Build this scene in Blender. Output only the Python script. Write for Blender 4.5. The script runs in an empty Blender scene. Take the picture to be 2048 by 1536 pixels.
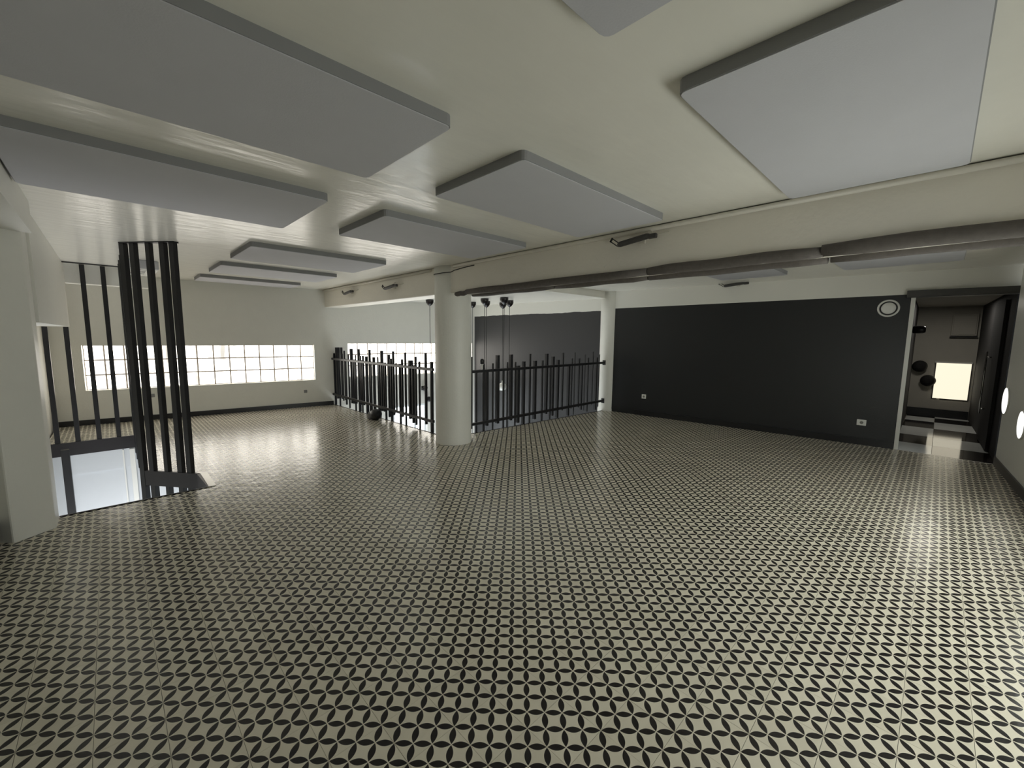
import bpy, bmesh, math, random
from mathutils import Vector, Matrix

random.seed(7)
SC = bpy.context.scene
COL = SC.collection

# ------------------------------------------------------------------ camera, light, exposure
WIN = 2.9          # daylight glowing through the glass blocks
SIDE_FILL = 3.7         # strength of the unseen window added in the right-hand wall as fill
LOW = 5.0          # daylight of the glazed shopfront on the storey below
cam_d = bpy.data.cameras.new('camera')
cam_d.sensor_width = 36.0
cam_d.lens = 14.5403
cam_d.clip_start = 0.02
cam = bpy.data.objects.new('camera', cam_d)
COL.objects.link(cam)
_r = Vector((0.718, -0.695, 0.011)).normalized()
_f = Vector((0.692, 0.713, -0.114)).normalized()
_u = _r.cross(_f).normalized()
_r = _f.cross(_u).normalized()
cam.matrix_world = Matrix(((_r.x, _u.x, -_f.x, -1.052), (_r.y, _u.y, -_f.y, -1.178),
                           (_r.z, _u.z, -_f.z, 1.502), (0, 0, 0, 1)))
SC.camera = cam

world = bpy.data.worlds.new('world')
SC.world = world
world.use_nodes = True
world.node_tree.nodes['Background'].inputs[0].default_value = (0.9, 0.95, 1.0, 1)
world.node_tree.nodes['Background'].inputs[1].default_value = 1.0

SC.view_settings.view_transform = 'Standard'
SC.view_settings.look = 'None'
SC.view_settings.gamma = 1.0
SC.view_settings.use_curve_mapping = False
SC.view_settings.exposure = 0.72


def area(name, loc, direction, sx, sy, power, color):
    d = bpy.data.lights.new(name, 'AREA')
    d.shape = 'RECTANGLE'
    d.size, d.size_y, d.energy, d.color = sx, sy, power, color
    o = bpy.data.objects.new(name, d)
    COL.objects.link(o)
    o.location = loc
    o.rotation_euler = Vector(direction).to_track_quat('-Z', 'Y').to_euler()
    return o


# daylight of the storey below, climbing through the stairwell and the open void
area('stairwell_daylight', (-1.2, 5.3, -2.6), (0.0, 0.45, 1.0), 0.8, 1.6, 44.0, (0.95, 0.97, 1.0))
area('void_daylight', (4.3, 6.0, -2.7), (0, 0.1, 1), 2.6, 2.6, 60.0, (0.88, 0.95, 1.0))

area('passage_fill', (9.2, -1.25, 2.14), (0, 0, -1), 0.3, 0.3, 4.5, (1.0, 0.95, 0.86))  # added fill to brighten the passage, no fitting there

# ------------------------------------------------------------------ materials
MATS = {}


def nodes_of(name):
    m = bpy.data.materials.new(name)
    m.use_nodes = True
    MATS[name] = m
    nt = m.node_tree
    return m, nt, nt.nodes['Principled BSDF']


def N(nt, t, **kw):
    n = nt.nodes.new(t)
    for k, v in kw.items():
        setattr(n, k, v)
    return n


def math_n(nt, op, a, b=None, c=None):
    n = N(nt, 'ShaderNodeMath', operation=op)
    for i, v in enumerate((a, b, c)):
        if v is None:
            continue
        if hasattr(v, 'is_linked'):
            nt.links.new(v, n.inputs[i])
        else:
            n.inputs[i].default_value = v
    return n.outputs[0]


def plain(name, color, rough=0.5, metal=0.0, var=0.06, scale=6.0, bump=0.0, bscale=60.0, spec=None, stretch=None):
    """painted / moulded surface with a little colour mottling and relief"""
    m, nt, p = nodes_of(name)
    geo = N(nt, 'ShaderNodeNewGeometry')
    no = N(nt, 'ShaderNodeTexNoise')
    no.inputs['Scale'].default_value = scale
    no.inputs['Detail'].default_value = 4
    nt.links.new(geo.outputs['Position'], no.inputs['Vector'])
    mix = N(nt, 'ShaderNodeMix', data_type='RGBA')
    mix.inputs['A'].default_value = tuple(c * (1 - var) for c in color) + (1,)
    mix.inputs['B'].default_value = tuple(min(1, c * (1 + var)) for c in color) + (1,)
    nt.links.new(no.outputs['Fac'], mix.inputs['Factor'])
    nt.links.new(mix.outputs['Result'], p.inputs['Base Color'])
    p.inputs['Roughness'].default_value = rough
    p.inputs['Metallic'].default_value = metal
    if spec is not None:
        p.inputs['Specular IOR Level'].default_value = spec
    if bump:
        n2 = N(nt, 'ShaderNodeTexNoise')
        n2.inputs['Scale'].default_value = bscale
        n2.inputs['Detail'].default_value = 3
        if stretch:
            mp = N(nt, 'ShaderNodeMapping')
            mp.inputs['Scale'].default_value = stretch
            nt.links.new(geo.outputs['Position'], mp.inputs['Vector'])
            nt.links.new(mp.outputs['Vector'], n2.inputs['Vector'])
        else:
            nt.links.new(geo.outputs['Position'], n2.inputs['Vector'])
        b = N(nt, 'ShaderNodeBump')
        b.inputs['Strength'].default_value = bump
        b.inputs['Distance'].default_value = 0.02
        nt.links.new(n2.outputs['Fac'], b.inputs['Height'])
        nt.links.new(b.outputs['Normal'], p.inputs['Normal'])
    return m


plain('wall_paint', (0.79, 0.78, 0.72), 0.42, bump=0.12, bscale=35, var=0.03)
plain('ceiling_paint', (0.80, 0.78, 0.705), 0.24, bump=0.20, bscale=7.0, var=0.03, stretch=(0.45, 1.6, 1))
plain('beam_paint', (0.80, 0.765, 0.68), 0.45, bump=0.15, bscale=25, var=0.03)
plain('panel_grey', (0.53, 0.53, 0.555), 0.75, bump=0.06, bscale=160, var=0.03)
plain('panel_edge', (0.26, 0.26, 0.262), 0.8, var=0.05)
plain('black_metal', (0.010, 0.010, 0.012), 0.38, var=0.2)
plain('black_trim', (0.010, 0.010, 0.012), 0.30, var=0.2)
plain('fascia_black', (0.014, 0.012, 0.014), 0.45, var=0.2)
plain('foam', (0.115, 0.102, 0.092), 0.85, var=0.25, scale=30, bump=0.2, bscale=150)
plain('white_plastic', (0.78, 0.78, 0.74), 0.35, var=0.02)
plain('socket_dark', (0.22, 0.22, 0.20), 0.5)
plain('lamp_grey', (0.055, 0.053, 0.050), 0.5, var=0.15)
plain('cable_black', (0.012, 0.012, 0.012), 0.5)
plain('conduit_cream', (0.68, 0.65, 0.57), 0.4, var=0.02)
plain('pendant_black', (0.010, 0.007, 0.007), 0.3, var=0.2)
plain('aluminium', (0.55, 0.54, 0.50), 0.3, 0.6, var=0.05)
plain('chrome', (0.75, 0.75, 0.73), 0.18, 1.0, var=0.03)
plain('grout', (0.13, 0.12, 0.10), 0.9, var=0.1)
plain('mortar', (0.20, 0.18, 0.15), 0.9, var=0.1)
plain('stair_white', (0.62, 0.65, 0.68), 0.5, var=0.02)
plain('low_floor', (0.45, 0.46, 0.46), 0.35, var=0.06)
plain('checker_white', (0.76, 0.78, 0.76), 0.10, var=0.05, scale=3)
plain('checker_black', (0.012, 0.009, 0.009), 0.08, var=0.2, scale=3)
plain('passage_grey', (0.42, 0.40, 0.35), 0.7, var=0.06)
plain('passage_black', (0.008, 0.007, 0.007), 0.8, var=0.2)
plain('blue_door', (0.22, 0.50, 0.80), 0.4)


def mat_black_wall():
    """white wall whose lower part is painted black up to a hand-cut line"""
    m, nt, p = nodes_of('black_wall')
    geo = N(nt, 'ShaderNodeNewGeometry')
    sep = N(nt, 'ShaderNodeSeparateXYZ')
    nt.links.new(geo.outputs['Position'], sep.inputs[0])
    no = N(nt, 'ShaderNodeTexNoise')
    no.inputs['Scale'].default_value = 4.0
    no.inputs['Detail'].default_value = 6
    nt.links.new(geo.outputs['Position'], no.inputs['Vector'])
    # the line is ragged beyond the far pillar (y > 3.6) and clean before it
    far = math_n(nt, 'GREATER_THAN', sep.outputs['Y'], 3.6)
    amp = math_n(nt, 'MULTIPLY', far, 0.05)
    wob = math_n(nt, 'MULTIPLY', math_n(nt, 'SUBTRACT', no.outputs['Fac'], 0.5), amp)
    drop = math_n(nt, 'MULTIPLY', far, -0.035)
    slope = math_n(nt, 'MULTIPLY', math_n(nt, 'SUBTRACT', sep.outputs['Y'], 3.3), -0.0095)
    line = math_n(nt, 'ADD', math_n(nt, 'ADD', math_n(nt, 'ADD', slope, 2.082), wob), drop)
    fac = math_n(nt, 'GREATER_THAN', sep.outputs['Z'], line)
    mix = N(nt, 'ShaderNodeMix', data_type='RGBA')
    reflect_tone = N(nt, 'ShaderNodeMix', data_type='RGBA')      # light reflected off the black beyond the far column, put in as grey
    reflect_tone.inputs['A'].default_value = (0.0135, 0.0145, 0.016, 1)
    reflect_tone.inputs['B'].default_value = (0.040, 0.040, 0.042, 1)
    nt.links.new(far, reflect_tone.inputs['Factor'])
    nt.links.new(reflect_tone.outputs['Result'], mix.inputs['A'])
    mix.inputs['B'].default_value = (0.79, 0.78, 0.72, 1)
    nt.links.new(fac, mix.inputs['Factor'])
    nt.links.new(mix.outputs['Result'], p.inputs['Base Color'])
    p.inputs['Roughness'].default_value = 0.42
    n2 = N(nt, 'ShaderNodeTexNoise')
    n2.inputs['Scale'].default_value = 45
    nt.links.new(geo.outputs['Position'], n2.inputs['Vector'])
    b = N(nt, 'ShaderNodeBump')
    b.inputs['Strength'].default_value = 0.12
    b.inputs['Distance'].default_value = 0.01
    nt.links.new(n2.outputs['Fac'], b.inputs['Height'])
    nt.links.new(b.outputs['Normal'], p.inputs['Normal'])


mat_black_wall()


def mat_floor():
    """cement tile print: black lens-shaped petals on a grid that runs along the tile diagonals"""
    m, nt, p = nodes_of('petal_tile')
    geo = N(nt, 'ShaderNodeNewGeometry')
    sep = N(nt, 'ShaderNodeSeparateXYZ')
    nt.links.new(geo.outputs['Position'], sep.inputs[0])
    x, y = sep.outputs['X'], sep.outputs['Y']
    u = math_n(nt, 'MULTIPLY', math_n(nt, 'SUBTRACT', x, y), 10.0)
    v = math_n(nt, 'MULTIPLY', math_n(nt, 'ADD', x, y), 10.0)

    def cell(t):     # signed distance to the middle of a cell, -0.5..0.5
        return math_n(nt, 'SUBTRACT', math_n(nt, 'FRACT', t), 0.5)

    def petal(a, b):  # along a, across b
        ca = cell(a)
        cb = math_n(nt, 'SUBTRACT', 0.5, math_n(nt, 'ABSOLUTE', cell(b)))   # distance to nearest grid line
        q = math_n(nt, 'DIVIDE', ca, 0.475)
        w = math_n(nt, 'MULTIPLY', math_n(nt, 'SUBTRACT', 1.0, math_n(nt, 'MULTIPLY', q, q)), 0.180)
        d = math_n(nt, 'SUBTRACT', w, cb)
        ramp = N(nt, 'ShaderNodeMapRange')
        ramp.inputs['From Min'].default_value = -0.006
        ramp.inputs['From Max'].default_value = 0.010
        nt.links.new(d, ramp.inputs['Value'])
        return ramp.outputs[0]
    mask = math_n(nt, 'MAXIMUM', petal(u, v), petal(v, u))
    # tone of each tile, and stains
    fl = N(nt, 'ShaderNodeVectorMath', operation='FLOOR')
    sc = N(nt, 'ShaderNodeVectorMath', operation='SCALE')
    sc.inputs['Scale'].default_value = 5.0
    nt.links.new(geo.outputs['Position'], sc.inputs[0])
    nt.links.new(sc.outputs[0], fl.inputs[0])
    wn = N(nt, 'ShaderNodeTexWhiteNoise')
    nt.links.new(fl.outputs[0], wn.inputs['Vector'])
    no = N(nt, 'ShaderNodeTexNoise')
    no.inputs['Scale'].default_value = 11.0
    no.inputs['Detail'].default_value = 8
    nt.links.new(geo.outputs['Position'], no.inputs['Vector'])
    tone = math_n(nt, 'ADD', math_n(nt, 'MULTIPLY', wn.outputs['Value'], 0.4), math_n(nt, 'MULTIPLY', no.outputs['Fac'], 0.6))
    cream = N(nt, 'ShaderNodeMix', data_type='RGBA')
    cream.inputs['A'].default_value = (0.68, 0.635, 0.515, 1)
    cream.inputs['B'].default_value = (0.83, 0.78, 0.645, 1)
    nt.links.new(tone, cream.inputs['Factor'])
    mix = N(nt, 'ShaderNodeMix', data_type='RGBA')
    nt.links.new(cream.outputs['Result'], mix.inputs['A'])
    mix.inputs['B'].default_value = (0.012, 0.010, 0.010, 1)
    nt.links.new(mask, mix.inputs['Factor'])
    nt.links.new(mix.outputs['Result'], p.inputs['Base Color'])
    p.inputs['Roughness'].default_value = 0.22
    n2 = N(nt, 'ShaderNodeTexNoise')
    n2.inputs['Scale'].default_value = 9.0
    n2.inputs['Detail'].default_value = 3
    nt.links.new(geo.outputs['Position'], n2.inputs['Vector'])
    b = N(nt, 'ShaderNodeBump')
    b.inputs['Strength'].default_value = 0.16
    b.inputs['Distance'].default_value = 0.02
    nt.links.new(n2.outputs['Fac'], b.inputs['Height'])
    nt.links.new(b.outputs['Normal'], p.inputs['Normal'])


mat_floor()


def glow(name, color, strength, streak=0.0, gloss=True):
    """a daylit window surface: it gives off the daylight that comes through it"""
    m, nt, p = nodes_of(name)
    p.inputs['Base Color'].default_value = (0.5, 0.5, 0.48, 1)
    p.inputs['Roughness'].default_value = 0.15
    p.inputs['Emission Color'].default_value = color + (1,)
    if streak:
        tc = N(nt, 'ShaderNodeTexCoord')
        mp = N(nt, 'ShaderNodeMapping')
        mp.inputs['Scale'].default_value = (9, 9, 1.2)
        geo = N(nt, 'ShaderNodeNewGeometry')
        nt.links.new(geo.outputs['Position'], mp.inputs['Vector'])
        no = N(nt, 'ShaderNodeTexNoise')
        no.inputs['Scale'].default_value = 1.0
        no.inputs['Detail'].default_value = 2
        nt.links.new(mp.outputs['Vector'], no.inputs['Vector'])
        mr = N(nt, 'ShaderNodeMapRange')
        mr.inputs['From Min'].default_value = 0.30
        mr.inputs['From Max'].default_value = 0.50
        mr.inputs['To Min'].default_value = strength * (1 - streak)
        mr.inputs['To Max'].default_value = strength
        nt.links.new(no.outputs['Fac'], mr.inputs['Value'])
        nt.links.new(mr.outputs[0], p.inputs['Emission Strength'])
    else:
        p.inputs['Emission Strength'].default_value = strength
    return m


glow('glass_block', (1.0, 0.945, 0.85), WIN, 0.85)
glow('glass_block_rim', (1.0, 0.90, 0.80), 0.75)
glow('shopfront_glass', (0.90, 0.97, 1.0), LOW)
glow('side_fill_glass', (0.96, 1.0, 0.95), SIDE_FILL)
glow('blind_glow', (1.0, 0.91, 0.70), 0.60)
glow('disc_lamp', (1.0, 0.99, 0.95), 0.9)

# ------------------------------------------------------------------ mesh helpers


def bm_box(bm, x0, x1, y0, y1, z0, z1, mat=0, M=None):
    vs = [bm.verts.new((x, y, z)) for z in (z0, z1) for y in (y0, y1) for x in (x0, x1)]
    if M is not None:
        for v in vs:
            v.co = M @ v.co
    fs = []
    for idx in ((0, 2, 3, 1), (4, 5, 7, 6), (0, 1, 5, 4), (1, 3, 7, 5), (3, 2, 6, 7), (2, 0, 4, 6)):
        f = bm.faces.new([vs[i] for i in idx])
        f.material_index = mat
        fs.append(f)
    return fs


def bm_prism(bm, poly, z0, z1, mat=0, M=None):
    b = [bm.verts.new((p[0], p[1], z0)) for p in poly]
    t = [bm.verts.new((p[0], p[1], z1)) for p in poly]
    if M is not None:
        for v in b + t:
            v.co = M @ v.co
    n = len(poly)
    fs = [bm.faces.new(t), bm.faces.new(list(reversed(b)))]
    for i in range(n):
        fs.append(bm.faces.new([b[i], b[(i + 1) % n], t[(i + 1) % n], t[i]]))
    for f in fs:
        f.material_index = mat
    return fs


def bm_lathe(bm, prof, segs=24, M=None, mat=0):
    """profile of (r, z) turned about z"""
    rings = []
    for r, z in prof:
        ring = []
        for k in range(segs):
            a = 2 * math.pi * k / segs
            v = bm.verts.new((r * math.cos(a), r * math.sin(a), z))
            if M is not None:
                v.co = M @ v.co
            ring.append(v)
        rings.append(ring)
    for a, b in zip(rings[:-1], rings[1:]):
        for k in range(segs):
            f = bm.faces.new([a[k], a[(k + 1) % segs], b[(k + 1) % segs], b[k]])
            f.material_index = mat
            f.smooth = True
    f = bm.faces.new(list(reversed(rings[0])))
    f.material_index = mat
    f = bm.faces.new(rings[-1])
    f.material_index = mat


def bm_tube(bm, pts, r, segs=10, mat=0):
    pts = [Vector(p) for p in pts]
    rings = []
    up = Vector((0, 0, 1))
    for i, p in enumerate(pts):
        d = (pts[min(i + 1, len(pts) - 1)] - pts[max(i - 1, 0)]).normalized()
        ref = up if abs(d.dot(up)) < 0.95 else Vector((1, 0, 0))
        a = d.cross(ref).normalized()
        b = d.cross(a).normalized()
        rr = r[i] if isinstance(r, (list, tuple)) else r
        rings.append([bm.verts.new(p + (a * math.cos(2 * math.pi * k / segs) + b * math.sin(2 * math.pi * k / segs)) * rr) for k in range(segs)])
    for a, b in zip(rings[:-1], rings[1:]):
        for k in range(segs):
            f = bm.faces.new([a[k], a[(k + 1) % segs], b[(k + 1) % segs], b[k]])
            f.material_index = mat
            f.smooth = True
    bm.faces.new(list(reversed(rings[0]))).material_index = mat
    bm.faces.new(rings[-1]).material_index = mat


def bevel(bm, w, segs=2):
    bmesh.ops.bevel(bm, geom=list(bm.edges), offset=w, segments=segs, profile=0.5, affect='EDGES', clamp_overlap=True)


def obj(name, bm, mats, parent=None, M=None):
    bmesh.ops.recalc_face_normals(bm, faces=list(bm.faces))
    me = bpy.data.meshes.new(name)
    bm.to_mesh(me)
    bm.free()
    for m in (mats if isinstance(mats, (list, tuple)) else [mats]):
        me.materials.append(MATS[m])
    o = bpy.data.objects.new(name, me)
    COL.objects.link(o)
    if parent is not None:
        o.parent = parent
    if M is not None:
        o.matrix_local = M
    return o


def inst(name, me, parent=None, M=None):
    o = bpy.data.objects.new(name, me)
    COL.objects.link(o)
    if parent is not None:
        o.parent = parent
    if M is not None:
        o.matrix_local = M
    return o


def struct(o):
    o['kind'] = 'structure'
    return o


def tag(o, label, cat, group=None):
    o['label'] = label
    o['category'] = cat
    if group:
        o['group'] = group
    return o


def thing(name, loc, label, cat, group=None, rz=0.0):
    o = bpy.data.objects.new(name, None)
    COL.objects.link(o)
    o.location = loc
    o.rotation_euler = (0, 0, rz)
    return tag(o, label, cat, group)


def T(x, y, z):
    return Matrix.Translation((x, y, z))


def frame2d(p, d):
    """matrix whose x axis runs along d from p, y axis to its left"""
    d = Vector((d[0], d[1])).normalized()
    return Matrix(((d.x, -d.y, 0, p[0]), (d.y, d.x, 0, p[1]), (0, 0, 1, 0), (0, 0, 0, 1)))


def clip(poly, a, b, c):
    """keep the part of poly where a*x + b*y <= c"""
    out = []
    for i in range(len(poly)):
        p, q = poly[i], poly[(i + 1) % len(poly)]
        fp, fq = a * p[0] + b * p[1] - c, a * q[0] + b * q[1] - c
        if fp <= 0:
            out.append(p)
        if (fp < 0 < fq) or (fq < 0 < fp):
            t = fp / (fp - fq)
            out.append((p[0] + t * (q[0] - p[0]), p[1] + t * (q[1] - p[1])))
    return out


def left_of(p, q):
    """half plane a*x+b*y<=c to the left of p->q"""
    dx, dy = q[0] - p[0], q[1] - p[1]
    a, b = dy, -dx
    return (a, b, a * p[0] + b * p[1])


# ------------------------------------------------------------------ plan of the room (metres)
N0, NDIR = (-1.691, 8.376), (0.99108, -0.13325)     # window wall
E0, EDIR = (6.275, 3.280), (0.10413, -0.99456)      # black wall, towards the passage
S0, SDIR = (5.142, -1.865), (0.99815, 0.06086)      # wall on the right
MN, ME, MS = frame2d(N0, NDIR), frame2d(E0, EDIR), frame2d(S0, SDIR)
ZC, ZV, ZL = 2.42, 2.29, -2.9                        # ceiling, ceiling over the void, lower storey
VL = ((2.437, 4.157), (2.342, 7.732))                # void edge on the left
VR = ((2.850, 3.750), (6.009, 3.581))                # void edge in front
ST = [(-1.447, 3.69), (-0.435, 3.70), (-0.456, 4.25), (-0.85, 4.745), (-0.87, 6.95), (-1.75, 6.97)]   # stair opening


def lerp2(p, q, t):
    return (p[0] + (q[0] - p[0]) * t, p[1] + (q[1] - p[1]) * t)


VRa, VRb = lerp2(*VR, -0.14), lerp2(*VR, 1.2)
VLa, VLb = lerp2(*VL, -0.13), lerp2(*VL, 1.1)

nwall = left_of((N0[0] + NDIR[0] * 9, N0[1] + NDIR[1] * 9), N0)
ewall = left_of((E0[0] + EDIR[0] * 9, E0[1] + EDIR[1] * 9), E0)
swall = left_of(S0, (S0[0] + SDIR[0], S0[1] + SDIR[1]))
wwall = (-1, 0, 1.75)
belowR = left_of(VRb, VRa)
leftL = left_of(VLa, VLb)
REGIONS = [
    [(0, 1, 3.69), belowR],
    [(0, -1, -3.69), belowR, (-1, 0, -2.42)],
    [(0, -1, -3.69), (0, 1, 4.25), leftL, (-1, 0, -2.0)] and [(0, -1, -3.69), (0, 1, 4.25), (1, 0, 2.42), left_of(ST[2], ST[1])],
    [(0, -1, -4.25), (0, 1, 4.745), leftL, left_of(ST[3], ST[2])],
    [(0, -1, -4.745), (0, 1, 6.95), leftL, left_of(ST[4], ST[3])],
    [(0, -1, -6.95), leftL],
]

# ------------------------------------------------------------------ floor
bm = bmesh.new()
BIG = [(-1.75, -2.6), (7.2, -2.6), (7.2, 8.6), (-1.75, 8.6)]
for reg in REGIONS:
    poly = BIG
    for h in reg + [nwall, ewall, swall]:
        poly = clip(poly, *h)
    bm_prism(bm, poly, -0.155, -0.0075)
floor = struct(obj('floor', bm, 'grout'))

tile_bm = bmesh.new()
G = 0.0007
bm_prism(tile_bm, [(G, G), (0.2 - G, G), (0.2 - G, 0.2 - G), (G, 0.2 - G)], -0.0074, 0.0)
tile_bm.faces.ensure_lookup_table()
bmesh.ops.delete(tile_bm, geom=[f for f in tile_bm.faces if f.normal.z < -0.5], context='FACES_ONLY')
bmesh.ops.recalc_face_normals(tile_bm, faces=list(tile_bm.faces))
tile_me = bpy.data.meshes.new('tile')
tile_bm.to_mesh(tile_me)
tile_bm.free()
tile_me.materials.append(MATS['petal_tile'])
cam_p = Vector((-1.052, -1.178, 1.502))


def in_frame(x, y):
    w = Vector((x, y, 0)) - cam_p
    d = w.dot(_f)
    if d < 0.3:
        return False
    return abs(w.dot(_r) / d) < 1024 / 827 + 0.03 and abs(w.dot(_u) / d) < 768 / 827 + 0.03


whole, cut = [], []
for i in range(-9, 36):
    for j in range(-13, 43):
        sq = [(i * .2 + G, j * .2 + G), (i * .2 + .2 - G, j * .2 + G), (i * .2 + .2 - G, j * .2 + .2 - G), (i * .2 + G, j * .2 + .2 - G)]
        got = []
        for reg in REGIONS:
            poly = sq
            for h in reg + [nwall, ewall, swall, wwall]:
                poly = clip(poly, *h)
                if len(poly) < 3:
                    break
            if len(poly) >= 3:
                ar = abs(sum(poly[k][0] * poly[(k + 1) % len(poly)][1] - poly[(k + 1) % len(poly)][0] * poly[k][1] for k in range(len(poly)))) / 2
                if ar > 1e-5:
                    got.append((ar, poly))
        if len(got) == 1 and got[0][0] > 0.0393:
            whole.append((i, j))
        else:
            cut += [g[1] for g in got]
whole.sort(key=lambda t: (not in_frame(t[0] * .2 + .1, t[1] * .2 + .1), (Vector((t[0] * .2 + .1, t[1] * .2 + .1, 0)) - cam_p).length))
for i, j in whole[:300]:
    inst('tile', tile_me, floor, T(i * .2, j * .2, random.uniform(-0.0004, 0.0004)))
bm = bmesh.new()
for i, j in whole[300:]:
    vs = [bm.verts.new(c) for c in ((i * .2 + G, j * .2 + G, 0), (i * .2 + .2 - G, j * .2 + G, 0), (i * .2 + .2 - G, j * .2 + .2 - G, 0), (i * .2 + G, j * .2 + .2 - G, 0))]
    lo = [bm.verts.new((v.co.x, v.co.y, -0.0074)) for v in vs]
    bm.faces.new(vs)
    for k in range(4):
        bm.faces.new([lo[k], lo[(k + 1) % 4], vs[(k + 1) % 4], vs[k]])
for poly in cut:
    bm_prism(bm, poly, -0.0074, 0.0)
far = obj('distant_tiles', bm, 'petal_tile', floor)
far['kind'] = 'stuff'

# floor of the storey below and of the passage
bm = bmesh.new()
bm_box(bm, -3.2, 7.5, 0.8, 9.0, ZL - 0.2, ZL)
struct(obj('floor_lower', bm, 'low_floor'))

bm = bmesh.new()
bm_box(bm, 6.70, 11.2, -2.6, -0.2, -0.26, -0.0075)
pf = struct(obj('floor_passage', bm, 'grout'))
rows = [6.705, 7.385, 8.145, 9.05, 9.88, 10.47, 10.95]
for k in range(6):
    for c, (ya, yb) in enumerate(((-1.218, -0.82), (-1.95, -1.222))):
        b2 = bmesh.new()
        bm_box(b2, rows[k] + 0.002, rows[k + 1] - 0.002, ya, yb, -0.0074, 0.0005)
        obj('checker_tile', b2, 'checker_white' if (k + c) % 2 == 0 else 'checker_black', pf)

# ------------------------------------------------------------------ walls


def wall_with_holes(name, M, s0, s1, z0, z1, t0, t1, holes, mat):
    ss = sorted({s0, s1} | {h[0] for h in holes} | {h[1] for h in holes})
    zs = sorted({z0, z1} | {h[2] for h in holes} | {h[3] for h in holes})
    bm = bmesh.new()
    for a, b in zip(ss[:-1], ss[1:]):
        for c, d in zip(zs[:-1], zs[1:]):
            if any(h[0] <= (a + b) / 2 <= h[1] and h[2] <= (c + d) / 2 <= h[3] for h in holes):
                continue
            bm_box(bm, a, b, t0, t1, c, d, M=M)
    bmesh.ops.remove_doubles(bm, verts=list(bm.verts), dist=1e-5)
    # drop the faces shared by neighbouring boxes
    seen = {}
    for f in list(bm.faces):
        key = tuple(sorted(v.index for v in f.verts))
        seen.setdefault(key, []).append(f)
    bm.verts.index_update()
    seen = {}
    for f in bm.faces:
        seen.setdefault(tuple(sorted(v.index for v in f.verts)), []).append(f)
    dead = [f for fs in seen.values() if len(fs) > 1 for f in fs]
    bmesh.ops.delete(bm, geom=dead, context='FACES_ONLY')
    return struct(obj(name, bm, mat))


W1 = (0.311, 3.719, 0.557, 1.287)
W2 = (4.394, 7.528, 0.575, 1.322)
W3 = (5.38, 6.23, -2.75, -0.165)
wall_with_holes('wall_north', MN, -1.2, 7.62, ZL, 2.62, 0.0, 0.24, [W1, W2, W3], 'wall_paint')
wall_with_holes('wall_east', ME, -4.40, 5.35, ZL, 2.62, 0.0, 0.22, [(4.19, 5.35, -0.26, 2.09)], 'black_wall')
W5 = (-4.8, -0.6, 0.50, 1.29)
wall_with_holes('wall_south', MS, -7.4, 1.56, -0.26, 2.62, -0.22, 0.0, [W5], 'wall_paint')
bm = bmesh.new()
bm_box(bm, -1.97, -1.75, -2.6, 3.55, -0.26, 2.62)
struct(obj('wall_west', bm, 'wall_paint'))
# stairwell: side wall, back wall under the floor edge, and the pillar beside it
bm = bmesh.new()
bm_box(bm, -2.0, -1.78, 3.56, 8.7, ZL, 2.62)
struct(obj('wall_stair_side', bm, 'wall_paint'))
bm = bmesh.new()
bm_box(bm, -1.78, 0.9, 6.96, 7.1, ZL, -0.156)
bm_box(bm, -1.78, -0.88, 6.936, 6.953, -0.45, -0.176)
struct(obj('wall_stair_back', bm, 'stair_white'))
bm = bmesh.new()
bm_box(bm, -3.0, 7.2, 0.8, 1.0, ZL, -0.26)
struct(obj('wall_lower_south', bm, 'wall_paint'))
bm = bmesh.new()
bm_prism(bm, [(-1.447, 3.437), (-1.447, 3.685), (-1.99, 3.685), (-1.99, 3.56), (-1.745, 3.40), (-1.643, 3.29)], -0.26, ZC + 0.05)
bevel(bm, 0.012, 2)
struct(obj('pillar', bm, 'wall_paint'))
# upper wall over the stair (its lit underside shows) and the beam along the left wall
bm = bmesh.new()
bm_box(bm, -1.78, -1.43, 3.685, 7.12, 1.57, ZC + 0.05)
struct(obj('wall_over_stair', bm, 'wall_paint'))
bm = bmesh.new()
bm_box(bm, -1.75, -1.395, -2.6, 3.43, 2.20, ZC + 0.05)
struct(obj('beam_west', bm, 'wall_paint'))
bm = bmesh.new()
bm_box(bm, -1.43, -0.55, 7.16, 7.36, 2.165, ZC + 0.05)
struct(obj('beam_stair', bm, 'wall_paint'))

# baseboards
bm = bmesh.new()
bm_box(bm, -0.09, 4.06, -0.015, 0.0, 0.0, 0.085, M=MN)
struct(obj('baseboard_north', bm, 'black_trim'))
bm = bmesh.new()
bm_box(bm, 0.35, 4.145, -0.016, 0.0, 0.0, 0.098, M=ME)
struct(obj('baseboard_east', bm, 'black_trim'))
bm = bmesh.new()
bm_box(bm, -7.0, 1.54, 0.0, 0.016, 0.0, 0.10, M=MS)
struct(obj('baseboard_south', bm, 'black_trim'))
bm = bmesh.new()
bm_box(bm, -1.75, -1.732, -2.3, 3.39, 0.0, 0.16)
struct(obj('baseboard_west', bm, 'black_trim'))

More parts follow.
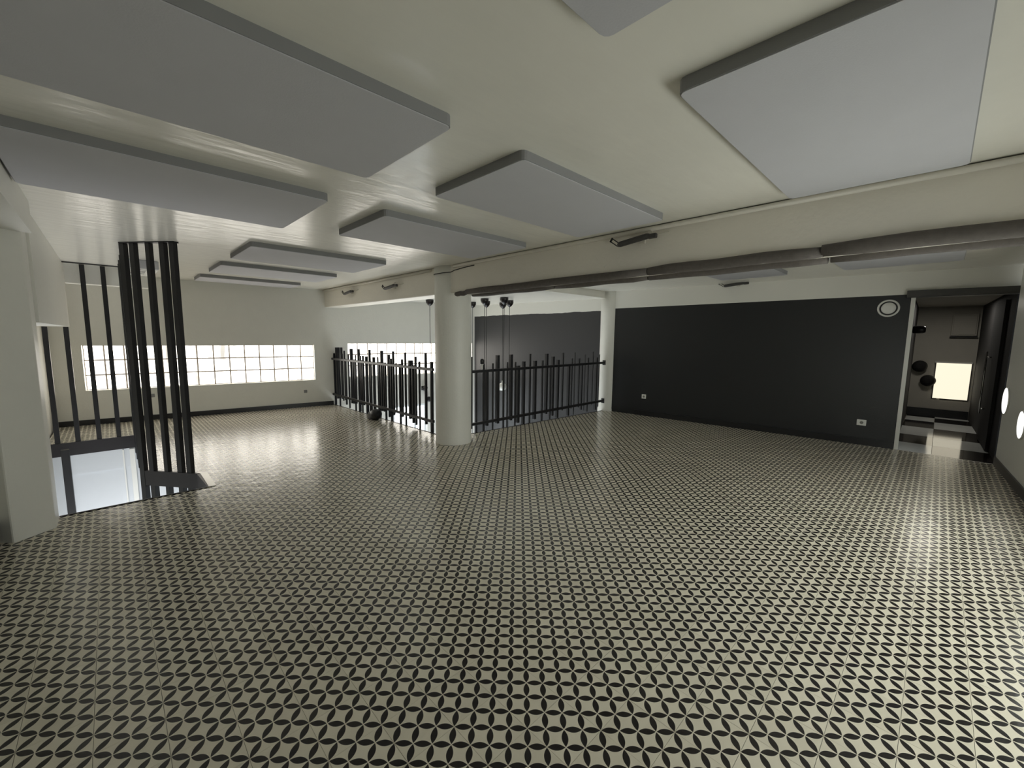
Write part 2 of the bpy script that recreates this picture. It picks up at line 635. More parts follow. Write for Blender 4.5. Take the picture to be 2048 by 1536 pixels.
# ------------------------------------------------------------------ ceilings, beams, columns
bm = bmesh.new()
bm_prism(bm, [(-1.78, -2.6), (2.3, -2.6), (2.3, 8.3), (-1.78, 8.8)], ZC, ZC + 0.2)
struct(obj('ceiling', bm, 'ceiling_paint'))
bm = bmesh.new()
bm_prism(bm, [(2.4, -2.6), (7.0, -2.6), (6.5, 3.66), (2.4, 3.66)], ZC, ZC + 0.2)
struct(obj('ceiling_bay', bm, 'ceiling_paint'))
bm = bmesh.new()
bm_prism(bm, [(2.4, 3.66), (6.5, 3.60), (6.1, 7.7), (2.4, 8.2)], ZV, ZC + 0.2)
struct(obj('ceiling_void', bm, 'ceiling_paint'))
bm = bmesh.new()
bm_prism(bm, [(2.245, -2.1), (2.55, -2.1), (2.55, 7.81), (2.23, 7.85)], 2.063, ZC + 0.1)
bevel(bm, 0.008, 1)
struct(obj('beam', bm, 'beam_paint'))


def column(name, x, y, r, z1):
    bm = bmesh.new()
    prof = [(r + 0.004, -0.1), (r + 0.004, 0.03), (r, 0.06)] + [(r + random.uniform(-.002, .002), z) for z in (0.5, 1.0, 1.5, 2.0)] + [(r, z1)]
    bm_lathe(bm, prof, 48, T(x, y, 0))
    return struct(obj(name, bm, 'wall_paint'))


column('column', 2.405, 3.575, 0.252, ZC + 0.02)
column('column.001', 6.375, 3.585, 0.205, ZC + 0.02)

# cream conduit in the corner of beam and ceiling, dark cable ring at the column head
bm = bmesh.new()
bm_tube(bm, [(2.222, -1.7, 2.395), (2.22, 2.0, 2.398), (2.218, 3.3, 2.398)], 0.020, 8)
tag(obj('conduit', bm, 'conduit_cream'), 'cream conduit along the top of the beam, column to right wall', 'conduit')
bm = bmesh.new()
bm_tube(bm, [(2.216, 3.84, 2.398), (2.212, 5.9, 2.398), (2.206, 7.8, 2.398)], 0.020, 8)
tag(obj('conduit', bm, 'conduit_cream'), 'cream conduit along the top of the beam, column to window wall', 'conduit')
bm = bmesh.new()
pts = []
for k in range(15):
    a = math.radians(131 + k * 98 / 14)
    pts.append((2.405 + 0.257 * math.cos(a), 3.575 + 0.257 * math.sin(a), 2.335 - 0.012 * math.sin(k / 14 * math.pi)))
pts += [(2.232, 3.30, 2.35), (2.232, 3.1, 2.362), (2.234, 2.9, 2.368)]
bm_tube(bm, pts, 0.0055, 6)
tag(obj('cable', bm, 'cable_black'), 'thin black cable looped around the head of the nearer column', 'cable')

# ------------------------------------------------------------------ ceiling panels
PANEL_T = 0.05


def panel(x0, x1, y0, y1, label, z=ZC, group='flat grey ceiling panels'):
    t = thing('ceiling_panel', ((x0 + x1) / 2, (y0 + y1) / 2, z), label, 'panel', group)
    w, h = (x1 - x0) / 2, (y1 - y0) / 2
    b = bmesh.new()
    bm_box(b, -w, w, -h, h, -PANEL_T + 0.004, 0.0)
    bmesh.ops.bevel(b, geom=[e for e in b.edges if abs(e.verts[0].co.z - e.verts[1].co.z) > 0.01], offset=0.03, segments=3, profile=0.5, affect='EDGES')
    obj('rim', b, 'panel_edge', t)
    b = bmesh.new()
    bm_box(b, -w + 0.004, w - 0.004, -h + 0.004, h - 0.004, -PANEL_T, -PANEL_T + 0.006)
    bmesh.ops.bevel(b, geom=[e for e in b.edges if abs(e.verts[0].co.z - e.verts[1].co.z) > 0.002], offset=0.028, segments=3, profile=0.5, affect='EDGES')
    obj('face_sheet', b, 'panel_grey', t)
    return t


panel(-1.385, 0.05, 0.33, 1.14, 'wide grey ceiling panel nearest the left wall, largest at upper left')
panel(-1.385, 0.05, 1.70, 2.71, 'grey ceiling panel touching the left wall just before the pillar')
panel(0.46, 1.97, 1.74, 2.60, 'grey ceiling panel beside the beam, the nearest to the round column')
panel(0.475, 1.97, 0.335, 1.12, 'pale ceiling panel beside the beam above the nearest spotlight bar')
panel(0.03, 1.50, 3.71, 4.70, 'grey ceiling panel beyond the stair bars, nearest of the three by the windows')
panel(0.04, 1.52, 5.32, 6.22, 'slim looking grey ceiling panel, middle of the three by the windows')
panel(0.03, 1.50, 6.92, 7.55, 'grey ceiling panel closest to the glass block window wall')
panel(0.47, 2.06, -1.20, -0.44, 'big grey ceiling panel at the upper right, in front of the beam')
panel(-1.385, 0.06, -1.25, -0.41, 'grey ceiling panel whose corner peeks in at the top edge')
panel(3.9, 5.62, -1.27, -0.25, 'pale ceiling panel beyond the beam, over the passage doorway end')
panel(3.9, 5.62, 0.35, 1.20, 'pale ceiling panel beyond the beam, over the middle of the black wall')

# ------------------------------------------------------------------ glass block windows


def block_window(name, W, nx, nz):
    s0, s1, z0, z1 = W
    root = bpy.data.objects.new(name, None)
    COL.objects.link(root)
    root.matrix_world = MN @ T(s0, 0.085, z0)
    struct(root)
    b = bmesh.new()
    bm_box(b, 0, s1 - s0, 0.02, 0.075, 0, z1 - z0)
    obj('mortar_bed', b, 'mortar', root)
    bw, bh, g = (s1 - s0) / nx, (z1 - z0) / nz, 0.011
    b = bmesh.new()
    bm_box(b, g, bw - g, -0.0, 0.07, g, bh - g)
    # pillow the room-side face: inset and pull the pane back a little
    ff = [f for f in b.faces if abs(f.calc_center_median().y) < 1e-6]
    r = bmesh.ops.inset_region(b, faces=ff, thickness=0.010, depth=0.0)
    for f in r['faces']:
        f.material_index = 1
    for f in b.faces:
        if f not in r['faces'] and abs(f.calc_center_median().y) > 1e-6:
            f.material_index = 1
    for v in ff[0].verts:
        v.co.y += 0.006
    me = bpy.data.meshes.new('glass_block')
    bmesh.ops.recalc_face_normals(b, faces=list(b.faces))
    b.to_mesh(me)
    b.free()
    me.materials.append(MATS['glass_block'])
    me.materials.append(MATS['glass_block_rim'])
    for i in range(nx):
        for k in range(nz):
            inst('glass_block', me, root, T(i * bw, random.uniform(-0.001, 0.001), k * bh))
    return root


block_window('window_1', W1, 14, 3)
block_window('window_2', W2, 14, 3)

# glazed shopfront of the storey below
root = bpy.data.objects.new('window_3', None)
COL.objects.link(root)
root.matrix_world = MN @ T(W3[0], 0.06, W3[2])
struct(root)
w, h = W3[1] - W3[0], W3[3] - W3[2]
for x0, x1, z0, z1 in ((0, 0.05, 0, h), (w - 0.05, w, 0, h), (0.05, w - 0.05, 0, 0.06), (0.05, w - 0.05, h - 0.05, h), (w * .66 - 0.025, w * .66 + 0.025, 0.06, h - 0.05)):
    b = bmesh.new()
    bm_box(b, x0, x1, 0, 0.06, z0, z1)
    obj('frame_bar', b, 'stair_white', root)
for x0, x1 in ((0.05, w * .66 - 0.025), (w * .66 + 0.025, w - 0.05)):
    b = bmesh.new()
    bm_box(b, x0, x1, 0.02, 0.035, 0.06, h - 0.05)
    obj('pane', b, 'shopfront_glass', root)

# unseen window added in the right-hand wall, for light from that side
root = bpy.data.objects.new('window_5_added', None)
COL.objects.link(root)
root.matrix_world = MS @ T(W5[0], -0.12, W5[2])
struct(root)
w, h = W5[1] - W5[0], W5[3] - W5[2]
for x0, x1, z0, z1 in ((0, 0.06, 0, h), (w - 0.06, w, 0, h), (0.06, w - 0.06, 0, 0.06), (0.06, w - 0.06, h - 0.06, h), (w / 2 - .03, w / 2 + .03, .06, h - .06)):
    b = bmesh.new()
    bm_box(b, x0, x1, -0.03, 0.03, z0, z1)
    obj('frame_bar', b, 'white_plastic', root)
for x0, x1 in ((0.06, w / 2 - .03), (w / 2 + .03, w - 0.06)):
    b = bmesh.new()
    bm_box(b, x0, x1, -0.01, 0.0, 0.06, h - 0.06)
    obj('pane', b, 'side_fill_glass', root)

# ------------------------------------------------------------------ railings round the void
RL = [(-0.031, -0.007, 1.105, 0.028), (0.096, 0.142, 1.232, 0.052), (0.215, -0.011, 1.114, 0.019), (0.336, 0.163, 1.238, 0.027), (0.395, 0.129, 1.113, 0.016), (0.486, 0.153, 1.176, 0.019), (0.528, 0.063, 1.013, 0.021), (0.677, 0.008, 1.111, 0.018), (0.782, 0.122, 1.224, 0.036), (0.874, 0.126, 1.016, 0.021), (0.951, -0.028, 1.02, 0.02), (1.008, 0.143, 1.111, 0.013), (1.114, -0.006, 1.228, 0.031), (1.201, 0.141, 1.1, 0.019), (1.25, -0.006, 1.021, 0.017), (1.308, 0.148, 1.104, 0.022), (1.427, -0.0, 1.097, 0.031), (1.568, 0.007, 1.229, 0.026), (1.626, -0.003, 1.015, 0.017), (1.718, 0.102, 1.097, 0.03), (1.894, 0.108, 1.105, 0.016), (1.944, -0.006, 1.019, 0.021), (2.018, 0.13, 1.225, 0.032), (2.096, 0.129, 1.016, 0.021), (2.153, -0.016, 1.019, 0.021), (2.273, 0.055, 1.166, 0.028), (2.351, -0.027, 1.098, 0.025), (2.429, 0.112, 1.227, 0.024), (2.527, 0.166, 1.027, 0.018), (2.642, -0.032, 1.022, 0.024), (2.717, 0.12, 1.102, 0.022), (2.822, -0.036, 1.219, 0.021), (2.946, 0.121, 1.094, 0.047), (3.04, 0.065, 1.023, 0.029), (3.135, 0.047, 1.163, 0.021), (3.238, -0.031, 1.091, 0.02), (3.412, 0.103, 1.23, 0.025), (3.565, -0.027, 1.102, 0.03)]
RR = [(0.007, 0.069, 1.187, 0.029), (0.105, -0.007, 0.968, 0.02), (0.247, -0.034, 1.072, 0.026), (0.317, 0.077, 0.969, 0.042), (0.429, -0.031, 1.077, 0.019), (0.538, 0.088, 1.203, 0.048), (0.654, -0.022, 0.954, 0.024), (0.735, -0.028, 1.084, 0.02), (0.822, 0.105, 1.209, 0.047), (0.908, -0.028, 1.084, 0.02), (0.984, 0.041, 1.017, 0.048), (1.109, -0.018, 1.084, 0.043), (1.249, -0.012, 1.212, 0.026), (1.379, 0.053, 1.088, 0.047), (1.552, -0.013, 1.089, 0.026), (1.665, 0.115, 1.205, 0.045), (1.757, 0.006, 0.981, 0.024), (1.83, 0.063, 1.151, 0.043), (1.964, 0.007, 1.089, 0.042), (2.087, 0.133, 1.216, 0.028), (2.266, 0.011, 0.988, 0.043), (2.341, 0.139, 1.105, 0.023), (2.418, 0.014, 1.217, 0.016), (2.551, 0.145, 1.1, 0.029), (2.642, 0.086, 0.961, 0.033), (2.724, 0.063, 1.171, 0.014), (2.823, 0.031, 1.107, 0.026), (2.967, 0.152, 1.222, 0.021), (3.098, 0.036, 1.103, 0.046), (3.175, 0.094, 1.162, 0.017)]


def sloped_bar(b, M, s0, s1, y0, y1, za, zb, h):
    """rail from s0 at height za to s1 at height zb (centre heights)"""
    vs = []
    for s, z in ((s0, za), (s1, zb)):
        for y in (y0, y1):
            for dz in (-h / 2, h / 2):
                vs.append(b.verts.new(M @ Vector((s, y, z + dz))))
    for idx in ((0, 1, 3, 2), (4, 6, 7, 5), (0, 4, 5, 1), (2, 3, 7, 6), (1, 5, 7, 3), (0, 2, 6, 4)):
        b.faces.new([vs[i] for i in idx])


def railing(label, p0, p1, bars, s0, s1, ztop, zbot, depth, shift, brackets):
    M = frame2d(p0, (p1[0] - p0[0], p1[1] - p0[1]))
    root = thing('railing', (p0[0], p0[1], 0), label, 'railing', None, math.atan2(p1[1] - p0[1], p1[0] - p0[0]))
    I = Matrix.Identity(4)
    for nm, (za, zb) in (('top_rail', ztop), ('bottom_rail', zbot)):
        b = bmesh.new()
        sloped_bar(b, I, s0, s1, -0.020, 0.020, za, zb, 0.042)
        bevel(b, 0.003, 1)
        obj(nm, b, 'black_metal', root)
    for n, (s, z0, z1, w) in enumerate(bars):
        b = bmesh.new()
        d = max(0.024, w * depth)                 # flat bars bolted to the void side of the rails
        bm_box(b, -w / 2, w / 2, 0.020, 0.020 + d, z0, z1)
        bevel(b, 0.002, 1)
        obj('bar', b, 'black_metal', root, T(s + shift, 0, 0))
    for s in brackets:
        for za, zb in (ztop, zbot):
            z = za + (zb - za) * (s - s0) / (s1 - s0)
            b = bmesh.new()
            bm_box(b, s - 0.012, s + 0.012, -0.035, 0.035, z - 0.05, z + 0.05)
            bevel(b, 0.003, 1)
            obj('bracket', b, 'black_metal', root)
    return root


railing('black railing of uneven upright bars running from the column to the glass block wall',
        VL[1], VL[0], RL, -0.28, 3.60, (0.990, 0.990), (0.232, 0.190), 1.6, -0.07, (-0.28,))
railing('black railing of uneven upright bars between the two round columns',
        VR[0], VR[1], RR, -0.06, 3.335, (0.962, 0.993), (0.145, 0.210), 1.15, 0.03, (3.33,))

# dark clamp lamps on the railings
t = thing('clamp_spotlight', (2.285, 5.75, 0.0), 'black spotlight clamped under the bottom rail left of the nearer column', 'lamp')
b = bmesh.new()
bm_lathe(b, [(0.06, -0.15), (0.09, -0.13), (0.105, 0.02), (0.085, 0.11), (0.04, 0.15)], 16, T(-0.02, 0, 0.085) @ Matrix.Rotation(math.radians(72), 4, 'X'))
obj('housing', b, 'black_metal', t)
b = bmesh.new()
bm_box(b, -0.02, 0.11, -0.02, 0.02, 0.166, 0.180)
obj('clamp', b, 'black_metal', t)
t = thing('clip_lamp', (3.07, 3.74, 1.03), 'tiny clip lamp with white face on top of the railing between columns', 'lamp')
b = bmesh.new()
bm_lathe(b, [(0.012, 0.03), (0.03, 0.05), (0.034, 0.10), (0.02, 0.125)], 14)
shade = obj('lamp_shade', b, 'black_metal', t)
b = bmesh.new()
bm_lathe(b, [(0.020, 0.026), (0.026, 0.04), (0.018, 0.052)], 14)
obj('bulb', b, 'white_plastic', shade)
b = bmesh.new()
bm_box(b, -0.008, 0.008, -0.008, 0.008, -0.04, 0.04)
obj('stem', b, 'white_plastic', t)

# ------------------------------------------------------------------ stair screen
t = thing('stair_screen', (-0.87, 5.6, 0.0), 'floor to ceiling screen of slim black square bars around the stair opening', 'screen')


def upright(x, y, z0, z1, w=0.05, rz=0.0, d=None):
    b = bmesh.new()
    d = d or w
    bm_box(b, -w / 2, w / 2, -d / 2, d / 2, z0, z1)
    bevel(b, 0.002, 1)
    return obj('bar', b, 'black_metal', t, T(x + 0.87, y - 5.6, 0) @ Matrix.Rotation(rz, 4, 'Z'))


DG = math.atan2(4.732 - 4.291, -0.846 + 0.482)
for x, y, z0, w in ((-0.880, 4.775, -0.9, 0.055), (-0.806, 4.684, -0.55, 0.056), (-0.693, 4.547, -0.62, 0.045), (-0.590, 4.422, -0.32, 0.057), (-0.520, 4.337, -0.25, 0.055)):
    upright(x, y, z0, ZC - 0.004, w, DG, 0.05)
for y in (5.25, 5.75, 6.25, 6.65):
    upright(-0.875, y, -0.2, ZC - 0.004, 0.05)
for x, z1 in ((-1.648, 1.565), (-1.457, 1.565), (-1.25, ZC - 0.02), (-1.05, ZC - 0.02)):
    upright(x, 6.96, -0.10, z1, 0.05)
upright(-1.56, 6.5, -2.0, -0.0, 0.075)
b = bmesh.new()
M = frame2d((-0.50, 4.31), (-0.846 + 0.482, 4.732 - 4.291))
bm_box(b, -0.005, 0.62, -0.03, 0.03, ZC - 0.012, ZC - 0.001, M=T(0.87, -5.6, 0) @ M)
obj('head_plate', b, 'black_metal', t)
b = bmesh.new()
bm_box(b, -1.45 + 0.87, -0.85 + 0.87, 6.93 - 5.6, 6.99 - 5.6, ZC - 0.012, ZC - 0.001)
obj('head_plate', b, 'black_metal', t)

# black fascia boards and edge strips of the openings
bm = bmesh.new()
ins = [(-1.78, 6.955, -0.86, 6.955)]
bm_box(bm, -1.78, -0.865, 6.925, 6.955, -0.175, 0.004)
Mx = frame2d(ST[3], (ST[4][0] - ST[3][0], ST[4][1] - ST[3][1]))
bm_box(bm, 0, 2.2, 0.0, 0.025, -0.175, 0.006, M=Mx)
Mx = frame2d(ST[2], (ST[3][0] - ST[2][0], ST[3][1] - ST[2][1]))
bm_box(bm, 0, 0.64, 0.0, 0.03, -0.158, 0.006, M=Mx)
Mx = frame2d(ST[1], (ST[2][0] - ST[1][0], ST[2][1] - ST[1][1]))
bm_box(bm, 0, 0.56, 0.0, 0.025, -0.158, 0.003, M=Mx)
bm_box(bm, -1.447, -0.43, 3.69, 3.705, -0.16, 0.006)
struct(obj('trim_1', bm, 'fascia_black'))
bm = bmesh.new()
bm_box(bm, -0.452, -0.392, 3.70, 4.26, 0.0, 0.006)
struct(obj('trim_2', bm, 'aluminium'))
bm = bmesh.new()
Mx = frame2d(VL[0], (VL[1][0] - VL[0][0], VL[1][1] - VL[0][1]))
bm_box(bm, -0.4, 3.66, -0.022, 0.0, -0.16, 0.004, M=Mx)
Mx = frame2d(VR[0], (VR[1][0] - VR[0][0], VR[1][1] - VR[0][1]))
bm_box(bm, -0.4, 3.36, 0.0, 0.022, -0.16, 0.004, M=Mx)
struct(obj('trim_3', bm, 'fascia_black'))
# white door frame glimpsed down the stair
bm = bmesh.new()
bm_box(bm, -1.03, -1.015, 6.925, 6.936, -2.8, -0.19)
bm_box(bm, -0.955, -0.90, 6.92, 6.936, -2.8, -0.19)
struct(obj('trim_4', bm, 'white_plastic'))

# casing of a ceiling unit above the stair, slotted underside
t = thing('air_unit', (-0.70, 6.45, ZC), 'grey ceiling air unit with slotted pale underside behind the stair bars', 'air unit')
b = bmesh.new()
bm_box(b, -0.14, 0.18, -0.45, 0.45, -0.105, -0.001)
bevel(b, 0.006, 2)
obj('casing', b, 'panel_grey', t)
b = bmesh.new()
bm_box(b, -0.13, 0.17, -0.44, 0.44, -0.112, -0.105)
obj('underside', b, 'white_plastic', t)
for k in range(4):
    b = bmesh.new()
    bm_box(b, -0.10, 0.06, -0.36 + k * 0.16, -0.33 + k * 0.16, -0.116, -0.112)
    obj('slot', b, 'socket_dark', t)

# ------------------------------------------------------------------ foam guards along the beam's lower edges


def foam(name, label, x, z, pieces):
    t = thing(name, (x, 0, z), label, 'edge guard', 'foam guards on the low beam')
    for y0, y1, r, dz in pieces:
        b = bmesh.new()
        n = 7
        pts = [(0.004 * math.sin(k * 2.1 + y0), y0 + (y1 - y0) * k / n, dz + 0.003 * math.sin(k * 1.7 + y1)) for k in range(n + 1)]
        bm_tube(b, pts, [r * 0.82] + [r] * (n - 1) + [r * 0.82], 14)
        obj('foam_length', b, 'foam', t)
    return t


foam('foam_guard', 'dark foam guard along the front lower edge of the beam', 2.232, 2.055,
     [(3.27, 3.05, 0.030, -0.012), (3.05, 0.585, 0.036, 0.0), (0.58, -0.61, 0.039, 0.002), (-0.60, -2.05, 0.044, 0.01)])
foam('foam_guard', 'dark foam guard along the rear lower edge of the beam', 2.545, 2.058,
     [(3.31, 1.86, 0.032, 0.0), (1.85, 0.745, 0.033, 0.0), (0.735, -0.585, 0.036, 0.0), (-0.60, -2.05, 0.036, 0.003)])

# ------------------------------------------------------------------ spotlight bars
def spotlight_bar(loc, rz, label, L=0.36, s=1.0):
    """local x along the bar, -y towards the room"""
    t = thing('spotlight_bar', loc, label, 'lamp', 'grey spotlight bars under the ceiling', rz)
    b = bmesh.new()
    bm_tube(b, [(-L * .36, -0.07, -0.020), (-L * .30, -0.07, -0.015), (L * .30, -0.07, 0.012), (L * .36, -0.07, 0.014)], [0.016, 0.024, 0.024, 0.018], 12)
    obj('body', b, 'lamp_grey', t)
    b = bmesh.new()
    bm_box(b, L * .33, L * .52, -0.088, -0.052, -0.012, 0.026)
    bevel(b, 0.008, 2)
    obj('joint', b, 'lamp_grey', t)
    b = bmesh.new()
    R = T(-L * .36, -0.07, -0.018) @ Matrix.Rotation(math.radians(35), 4, 'Y')
    for z in (-0.016, 0.012):
        bm_box(b, -0.085, 0.0, -0.006, 0.006, z, z + 0.007, M=R)
    bm_box(b, -0.092, -0.080, -0.006, 0.006, -0.018, 0.022, M=R)
    obj('clip', b, 'black_metal', t)
    b = bmesh.new()
    bm_box(b, 0.0, 0.10, -0.075, -0.005, 0.020, 0.032)
    bm_box(b, 0.03, 0.08, -0.022, -0.002, -0.03, 0.036)
    bevel(b, 0.003, 1)
    obj('bracket', b, 'conduit_cream', t)
    b = bmesh.new()
    bm_tube(b, [(L * .45, -0.07, 0.02), (L * .36, -0.06, 0.06), (0.12, -0.055, 0.050), (0.11, -0.05, 0.034), (L * .5, -0.012, 0.025), (L * .7, -0.010, 0.036)], 0.004, 6)
    obj('cable', b, 'conduit_cream', t)
    return t


BR = math.radians(-90)
spotlight_bar((2.243, 0.70, 2.318), BR, 'nearest grey spotlight bar on the beam, below a pale ceiling panel', 0.40)
spotlight_bar((2.24, 4.93, 2.255), BR, 'grey spotlight bar on the beam just left of the column', 0.46)
spotlight_bar((2.237, 6.52, 2.275), BR, 'small grey spotlight bar on the beam nearest the window wall', 0.46)
spotlight_bar((6.475, 1.29, 2.395), math.atan2(EDIR[1], EDIR[0]), 'grey spotlight bar above the long black wall', 0.42)

# ------------------------------------------------------------------ sockets, vents, lamps on the walls


def on_wall(M, s, z, off=0.0):
    return M @ T(s, off, z)


def socket(s, z, label, wide):
    t = bpy.data.objects.new('power_socket', None)
    COL.objects.link(t)
    t.matrix_world = on_wall(ME, s, z)
    tag(t, label, 'socket', 'white sockets low on the black wall')
    b = bmesh.new()
    bm_box(b, -wide / 2, wide / 2, -0.012, 0.0, -0.042, 0.042)
    bevel(b, 0.004, 2)
    obj('plate', b, 'white_plastic', t)
    b = bmesh.new()
    bm_lathe(b, [(0.021, 0.0), (0.021, 0.0015)], 20, T(0.0, -0.0122, 0) @ Matrix.Rotation(math.radians(90), 4, 'X'))
    rec = obj('recess', b, 'socket_dark', t)
    for dx in (-0.009, 0.009):
        b = bmesh.new()
        bm_lathe(b, [(0.003, 0.0), (0.003, 0.002)], 8, T(dx, -0.0138, 0) @ Matrix.Rotation(math.radians(90), 4, 'X'))
        obj('pin_hole', b, 'cable_black', rec)


socket(0.538, 0.374, 'small white socket on the black wall nearest the far column', 0.085)
socket(3.780, 0.325, 'white socket on the black wall nearest the passage doorway', 0.105)

t = bpy.data.objects.new('round_vent', None)
COL.objects.link(t)
t.matrix_world = on_wall(ME, 3.931, 1.945)
tag(t, 'round white vent high on the black wall beside the passage doorway', 'vent')
RX = Matrix.Rotation(math.radians(90), 4, 'X')
b = bmesh.new()
bm_lathe(b, [(0.118, 0.0), (0.118, 0.012), (0.108, 0.022), (0.098, 0.020), (0.096, 0.006)], 36, RX)
obj('ring', b, 'white_plastic', t)
b = bmesh.new()
bm_lathe(b, [(0.095, 0.0), (0.095, 0.0065)], 36, RX)
obj('back_plate', b, 'black_trim', t)
b = bmesh.new()
bm_lathe(b, [(0.070, 0.008), (0.078, 0.018), (0.070, 0.028), (0.03, 0.032)], 36, RX)
obj('cap', b, 'white_plastic', t)


def wall_disc(s, z, r, label):
    t = bpy.data.objects.new('disc_lamp', None)
    COL.objects.link(t)
    t.matrix_world = on_wall(MS, s, z)
    tag(t, label, 'lamp', 'round white lamps on the right wall')
    R2 = Matrix.Rotation(math.radians(-90), 4, 'X')
    b = bmesh.new()
    bm_lathe(b, [(r, 0.0), (r, 0.010), (r * .96, 0.014)], 40, R2)
    obj('base', b, 'white_plastic', t)
    b = bmesh.new()
    bm_lathe(b, [(r * .95, 0.012), (r * .93, 0.016), (r * .7, 0.019)], 40, R2)
    obj('diffuser', b, 'disc_lamp', t)


wall_disc(1.40, 0.808, 0.165, 'round white lamp low on the right wall beside the passage corner')
wall_disc(0.49, 0.655, 0.150, 'round white lamp on the right wall, cut by the photo edge')

# small plates low on the window wall
for s, z, lab in ((3.52, 0.325, 'tiny grey wall plate under the right end of the glass blocks'), (1.117, 0.42, 'tiny grey wall plate under the glass blocks behind the stair bars')):
    b = bmesh.new()
    bm_box(b, s - 0.03, s + 0.03, -0.012, 0.0, z - 0.03, z + 0.03, M=MN)
    bevel(b, 0.004, 1)
    tag(obj('wall_plate', b, 'panel_edge'), lab, 'plate', 'plates low on the window wall')

# ------------------------------------------------------------------ pendants over the void
PEND = [(5.075, 6.485, 'leftmost dark pendant cup right of the nearer column', -1.2),
        (4.068, 6.722, 'dark pendant cup just left of the nearer column', -1.2),
        (4.681, 5.584, 'larger rear cup of the touching dark pendant pair', -1.6),
        (5.147, 6.070, 'smaller front cup of the touching dark pendant pair', -1.6),
        (4.769, 5.075, 'topmost dark pendant cup of the cluster of three', -1.9),
        (5.661, 6.075, 'lower left dark pendant cup of the cluster of three', 0.30),
        (5.343, 5.515, 'right dark pendant cup of the cluster of three', -1.4)]
for x, y, lab, zb in PEND:
    t = thing('pendant_lamp', (x, y, ZV), lab, 'lamp', 'pendant lamps hanging in the void')
    b = bmesh.new()
    bm_lathe(b, [(0.084, 0.0), (0.087, -0.03), (0.081, -0.065), (0.062, -0.10), (0.034, -0.128), (0.012, -0.140), (0.006, -0.155)], 24)
    obj('canopy', b, 'pendant_black', t)
    b = bmesh.new()
    bm_tube(b, [(0, 0, -0.12), (0, 0, zb - ZV + 0.12)], 0.006, 6)
    obj('cable', b, 'cable_black', t)
    b = bmesh.new()
    z0 = zb - ZV
    if zb > 0:
        bm_lathe(b, [(0.010, z0 + 0.15), (0.016, z0 + 0.10), (0.075, z0 + 0.07), (0.105, z0 + 0.01), (0.10, z0 - 0.04), (0.06, z0 - 0.085), (0.02, z0 - 0.095)], 20)
        obj('shade', b, 'white_plastic', t)['label'] = 'white glass shade'
    else:
        bm_lathe(b, [(0.012, z0 + 0.14), (0.03, z0 + 0.12), (0.12, z0 + 0.03), (0.13, z0 - 0.02), (0.10, z0 - 0.02)], 20)
        obj('shade', b, 'pendant_black', t)

# small black wall lamps on the window wall seen through the railing
for s, z, lab in ((6.12, 0.224, 'upper small black wall lamp seen through the railing'), (6.22, -0.056, 'lower small black wall lamp seen through the railing')):
    t = bpy.data.objects.new('wall_lamp', None)
    COL.objects.link(t)
    t.matrix_world = on_wall(MN, s, z)
    tag(t, lab, 'lamp', 'small black lamps under the second window')
    b = bmesh.new()
    bm_box(b, -0.03, 0.03, -0.02, 0.0, -0.05, 0.05)
    obj('back_plate', b, 'black_metal', t)
    b = bmesh.new()
    bm_lathe(b, [(0.03, -0.06), (0.055, -0.03), (0.055, 0.05), (0.03, 0.07)], 14, T(0.02, -0.09, 0.0) @ Matrix.Rotation(math.radians(40), 4, 'Y'))
    bm_box(b, -0.008, 0.008, -0.06, -0.015, -0.008, 0.008)
    obj('head', b, 'black_metal', t)

# ------------------------------------------------------------------ passage on the right
bm = bmesh.new()
bm_prism(bm, [(6.93, -0.845), (10.95, -0.80), (10.95, -0.62), (6.93, -0.62)], -0.0, 2.25)
struct(obj('wall_passage_left', bm, 'passage_black'))
bm = bmesh.new()
bm_prism(bm, [(6.94, -1.775), (10.95, -1.66), (10.95, -2.0), (6.94, -2.0)], 0.0, 2.25)
struct(obj('wall_passage_right', bm, 'passage_black'))
bm = bmesh.new()
bm_box(bm, 10.70, 10.9, -2.0, -0.6, 0.0, 2.25)
struct(obj('wall_passage_end', bm, 'passage_grey'))
bm = bmesh.new()
bm_box(bm, 6.9, 11.0, -2.1, -0.5, 2.17, 2.35)
struct(obj('ceiling_passage', bm, 'passage_grey'))
bm = bmesh.new()
bm_box(bm, 10.68, 10.70, -1.66, -0.80, 0.0, 0.16)
struct(obj('baseboard_passage', bm, 'black_trim'))
bm = bmesh.new()
bm_box(bm, 4.148, 4.192, -0.012, 0.23, 0.0, 2.09, M=ME)
struct(obj('door_jamb', bm, 'white_plastic'))
bm = bmesh.new()
bm_box(bm, 4.10, 5.16, -0.10, 0.10, 2.09, 2.165, M=ME)
bm_box(bm, 4.10, 5.16, -0.085, -0.0, 2.075, 2.09, M=ME)
struct(obj('door_lintel', bm, 'lamp_grey'))

MP = frame2d((6.94, -1.775), (4.01, 0.115))
root = bpy.data.objects.new('door_1', None)
COL.objects.link(root)
root.matrix_world = MP
struct(root)
b = bmesh.new()
bm_box(b, 0.55, 1.55, 0.0, 0.035, 0.01, 2.06)
bevel(b, 0.003, 1)
leaf = obj('leaf', b, 'passage_black', root)
b = bmesh.new()
bm_tube(b, [(1.19, 0.085, 0.45), (1.19, 0.085, 1.36)], 0.011, 10)
for z in (0.52, 1.28):
    bm_tube(b, [(1.19, 0.03, z), (1.19, 0.085, z)], 0.009, 8)
o = obj('pull_handle', b, 'chrome', leaf)
o['label'] = 'tall chrome pull bar'

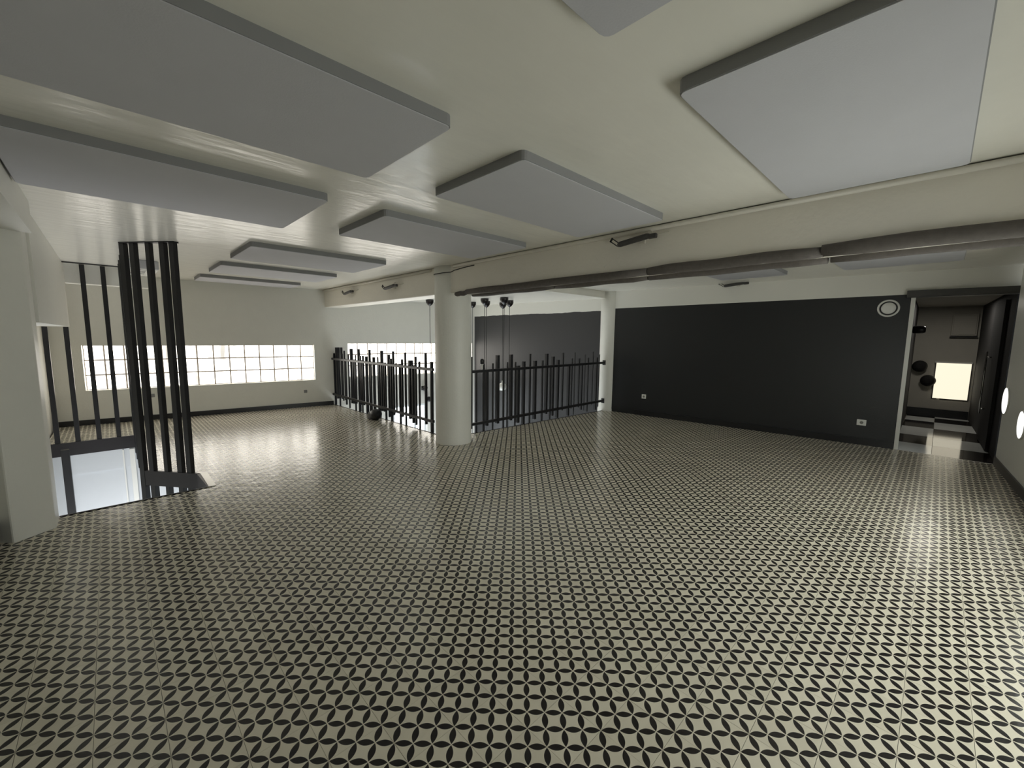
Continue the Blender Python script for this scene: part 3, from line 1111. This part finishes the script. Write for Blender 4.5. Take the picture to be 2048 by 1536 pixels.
# glowing blind over the little window at the end of the passage
root = bpy.data.objects.new('window_4', None)
COL.objects.link(root)
root.location = (10.70, -1.385, 0.38)
struct(root)
b = bmesh.new()
bm_box(b, -0.03, -0.012, -0.235, 0.235, 0.0, 0.70)
obj('blind', b, 'blind_glow', root)
b = bmesh.new()
bm_box(b, -0.05, 0.0, -0.245, 0.26, 0.70, 0.725)
obj('blind_rail', b, 'white_plastic', root)
b = bmesh.new()
bm_box(b, -0.012, 0.0, -0.25, 0.25, -0.015, 0.71)
obj('frame', b, 'passage_black', root)

t = thing('electric_box', (10.70, -1.46, 1.58), 'grey electric box on the end wall of the passage', 'box')
b = bmesh.new()
bm_box(b, -0.06, 0.0, -0.17, 0.17, 0.03, 0.44)
bevel(b, 0.008, 2)
obj('body', b, 'passage_grey', t)
b = bmesh.new()
bm_box(b, -0.07, -0.06, -0.15, 0.15, 0.06, 0.41)
bevel(b, 0.004, 1)
obj('cover', b, 'passage_grey', t)
b = bmesh.new()
bm_box(b, -0.075, 0.0, -0.18, 0.18, 0.0, 0.022)
obj('ledge', b, 'black_trim', t)
bm = bmesh.new()
bm_box(bm, 10.685, 10.70, -1.25, -1.21, 0.16, 2.17)
struct(obj('trim_5', bm, 'passage_grey'))
t = thing('wall_spot', (8.6, -0.826, 1.69), 'black cylinder spotlight on the left wall of the passage', 'lamp')
b = bmesh.new()
bm_lathe(b, [(0.045, 0.0), (0.062, 0.01), (0.062, 0.13), (0.05, 0.155), (0.02, 0.16)], 20, Matrix.Rotation(math.radians(90), 4, 'X'))
obj('housing', b, 'pendant_black', t)
for x, y, z, lab in ((10.70, -0.92, 1.00, 'upper round black hat hook on the passage end wall'), (10.70, -1.06, 0.72, 'lower round black hat hook on the passage end wall')):
    t = thing('hat_hook', (x, y, z), lab, 'hook', 'round black hooks in the passage')
    b = bmesh.new()
    bm_lathe(b, [(0.02, 0.0), (0.03, 0.02), (0.10, 0.04), (0.115, 0.08), (0.09, 0.12), (0.04, 0.135)], 20, Matrix.Rotation(math.radians(-90), 4, 'Y'))
    obj('disc', b, 'passage_black', t)
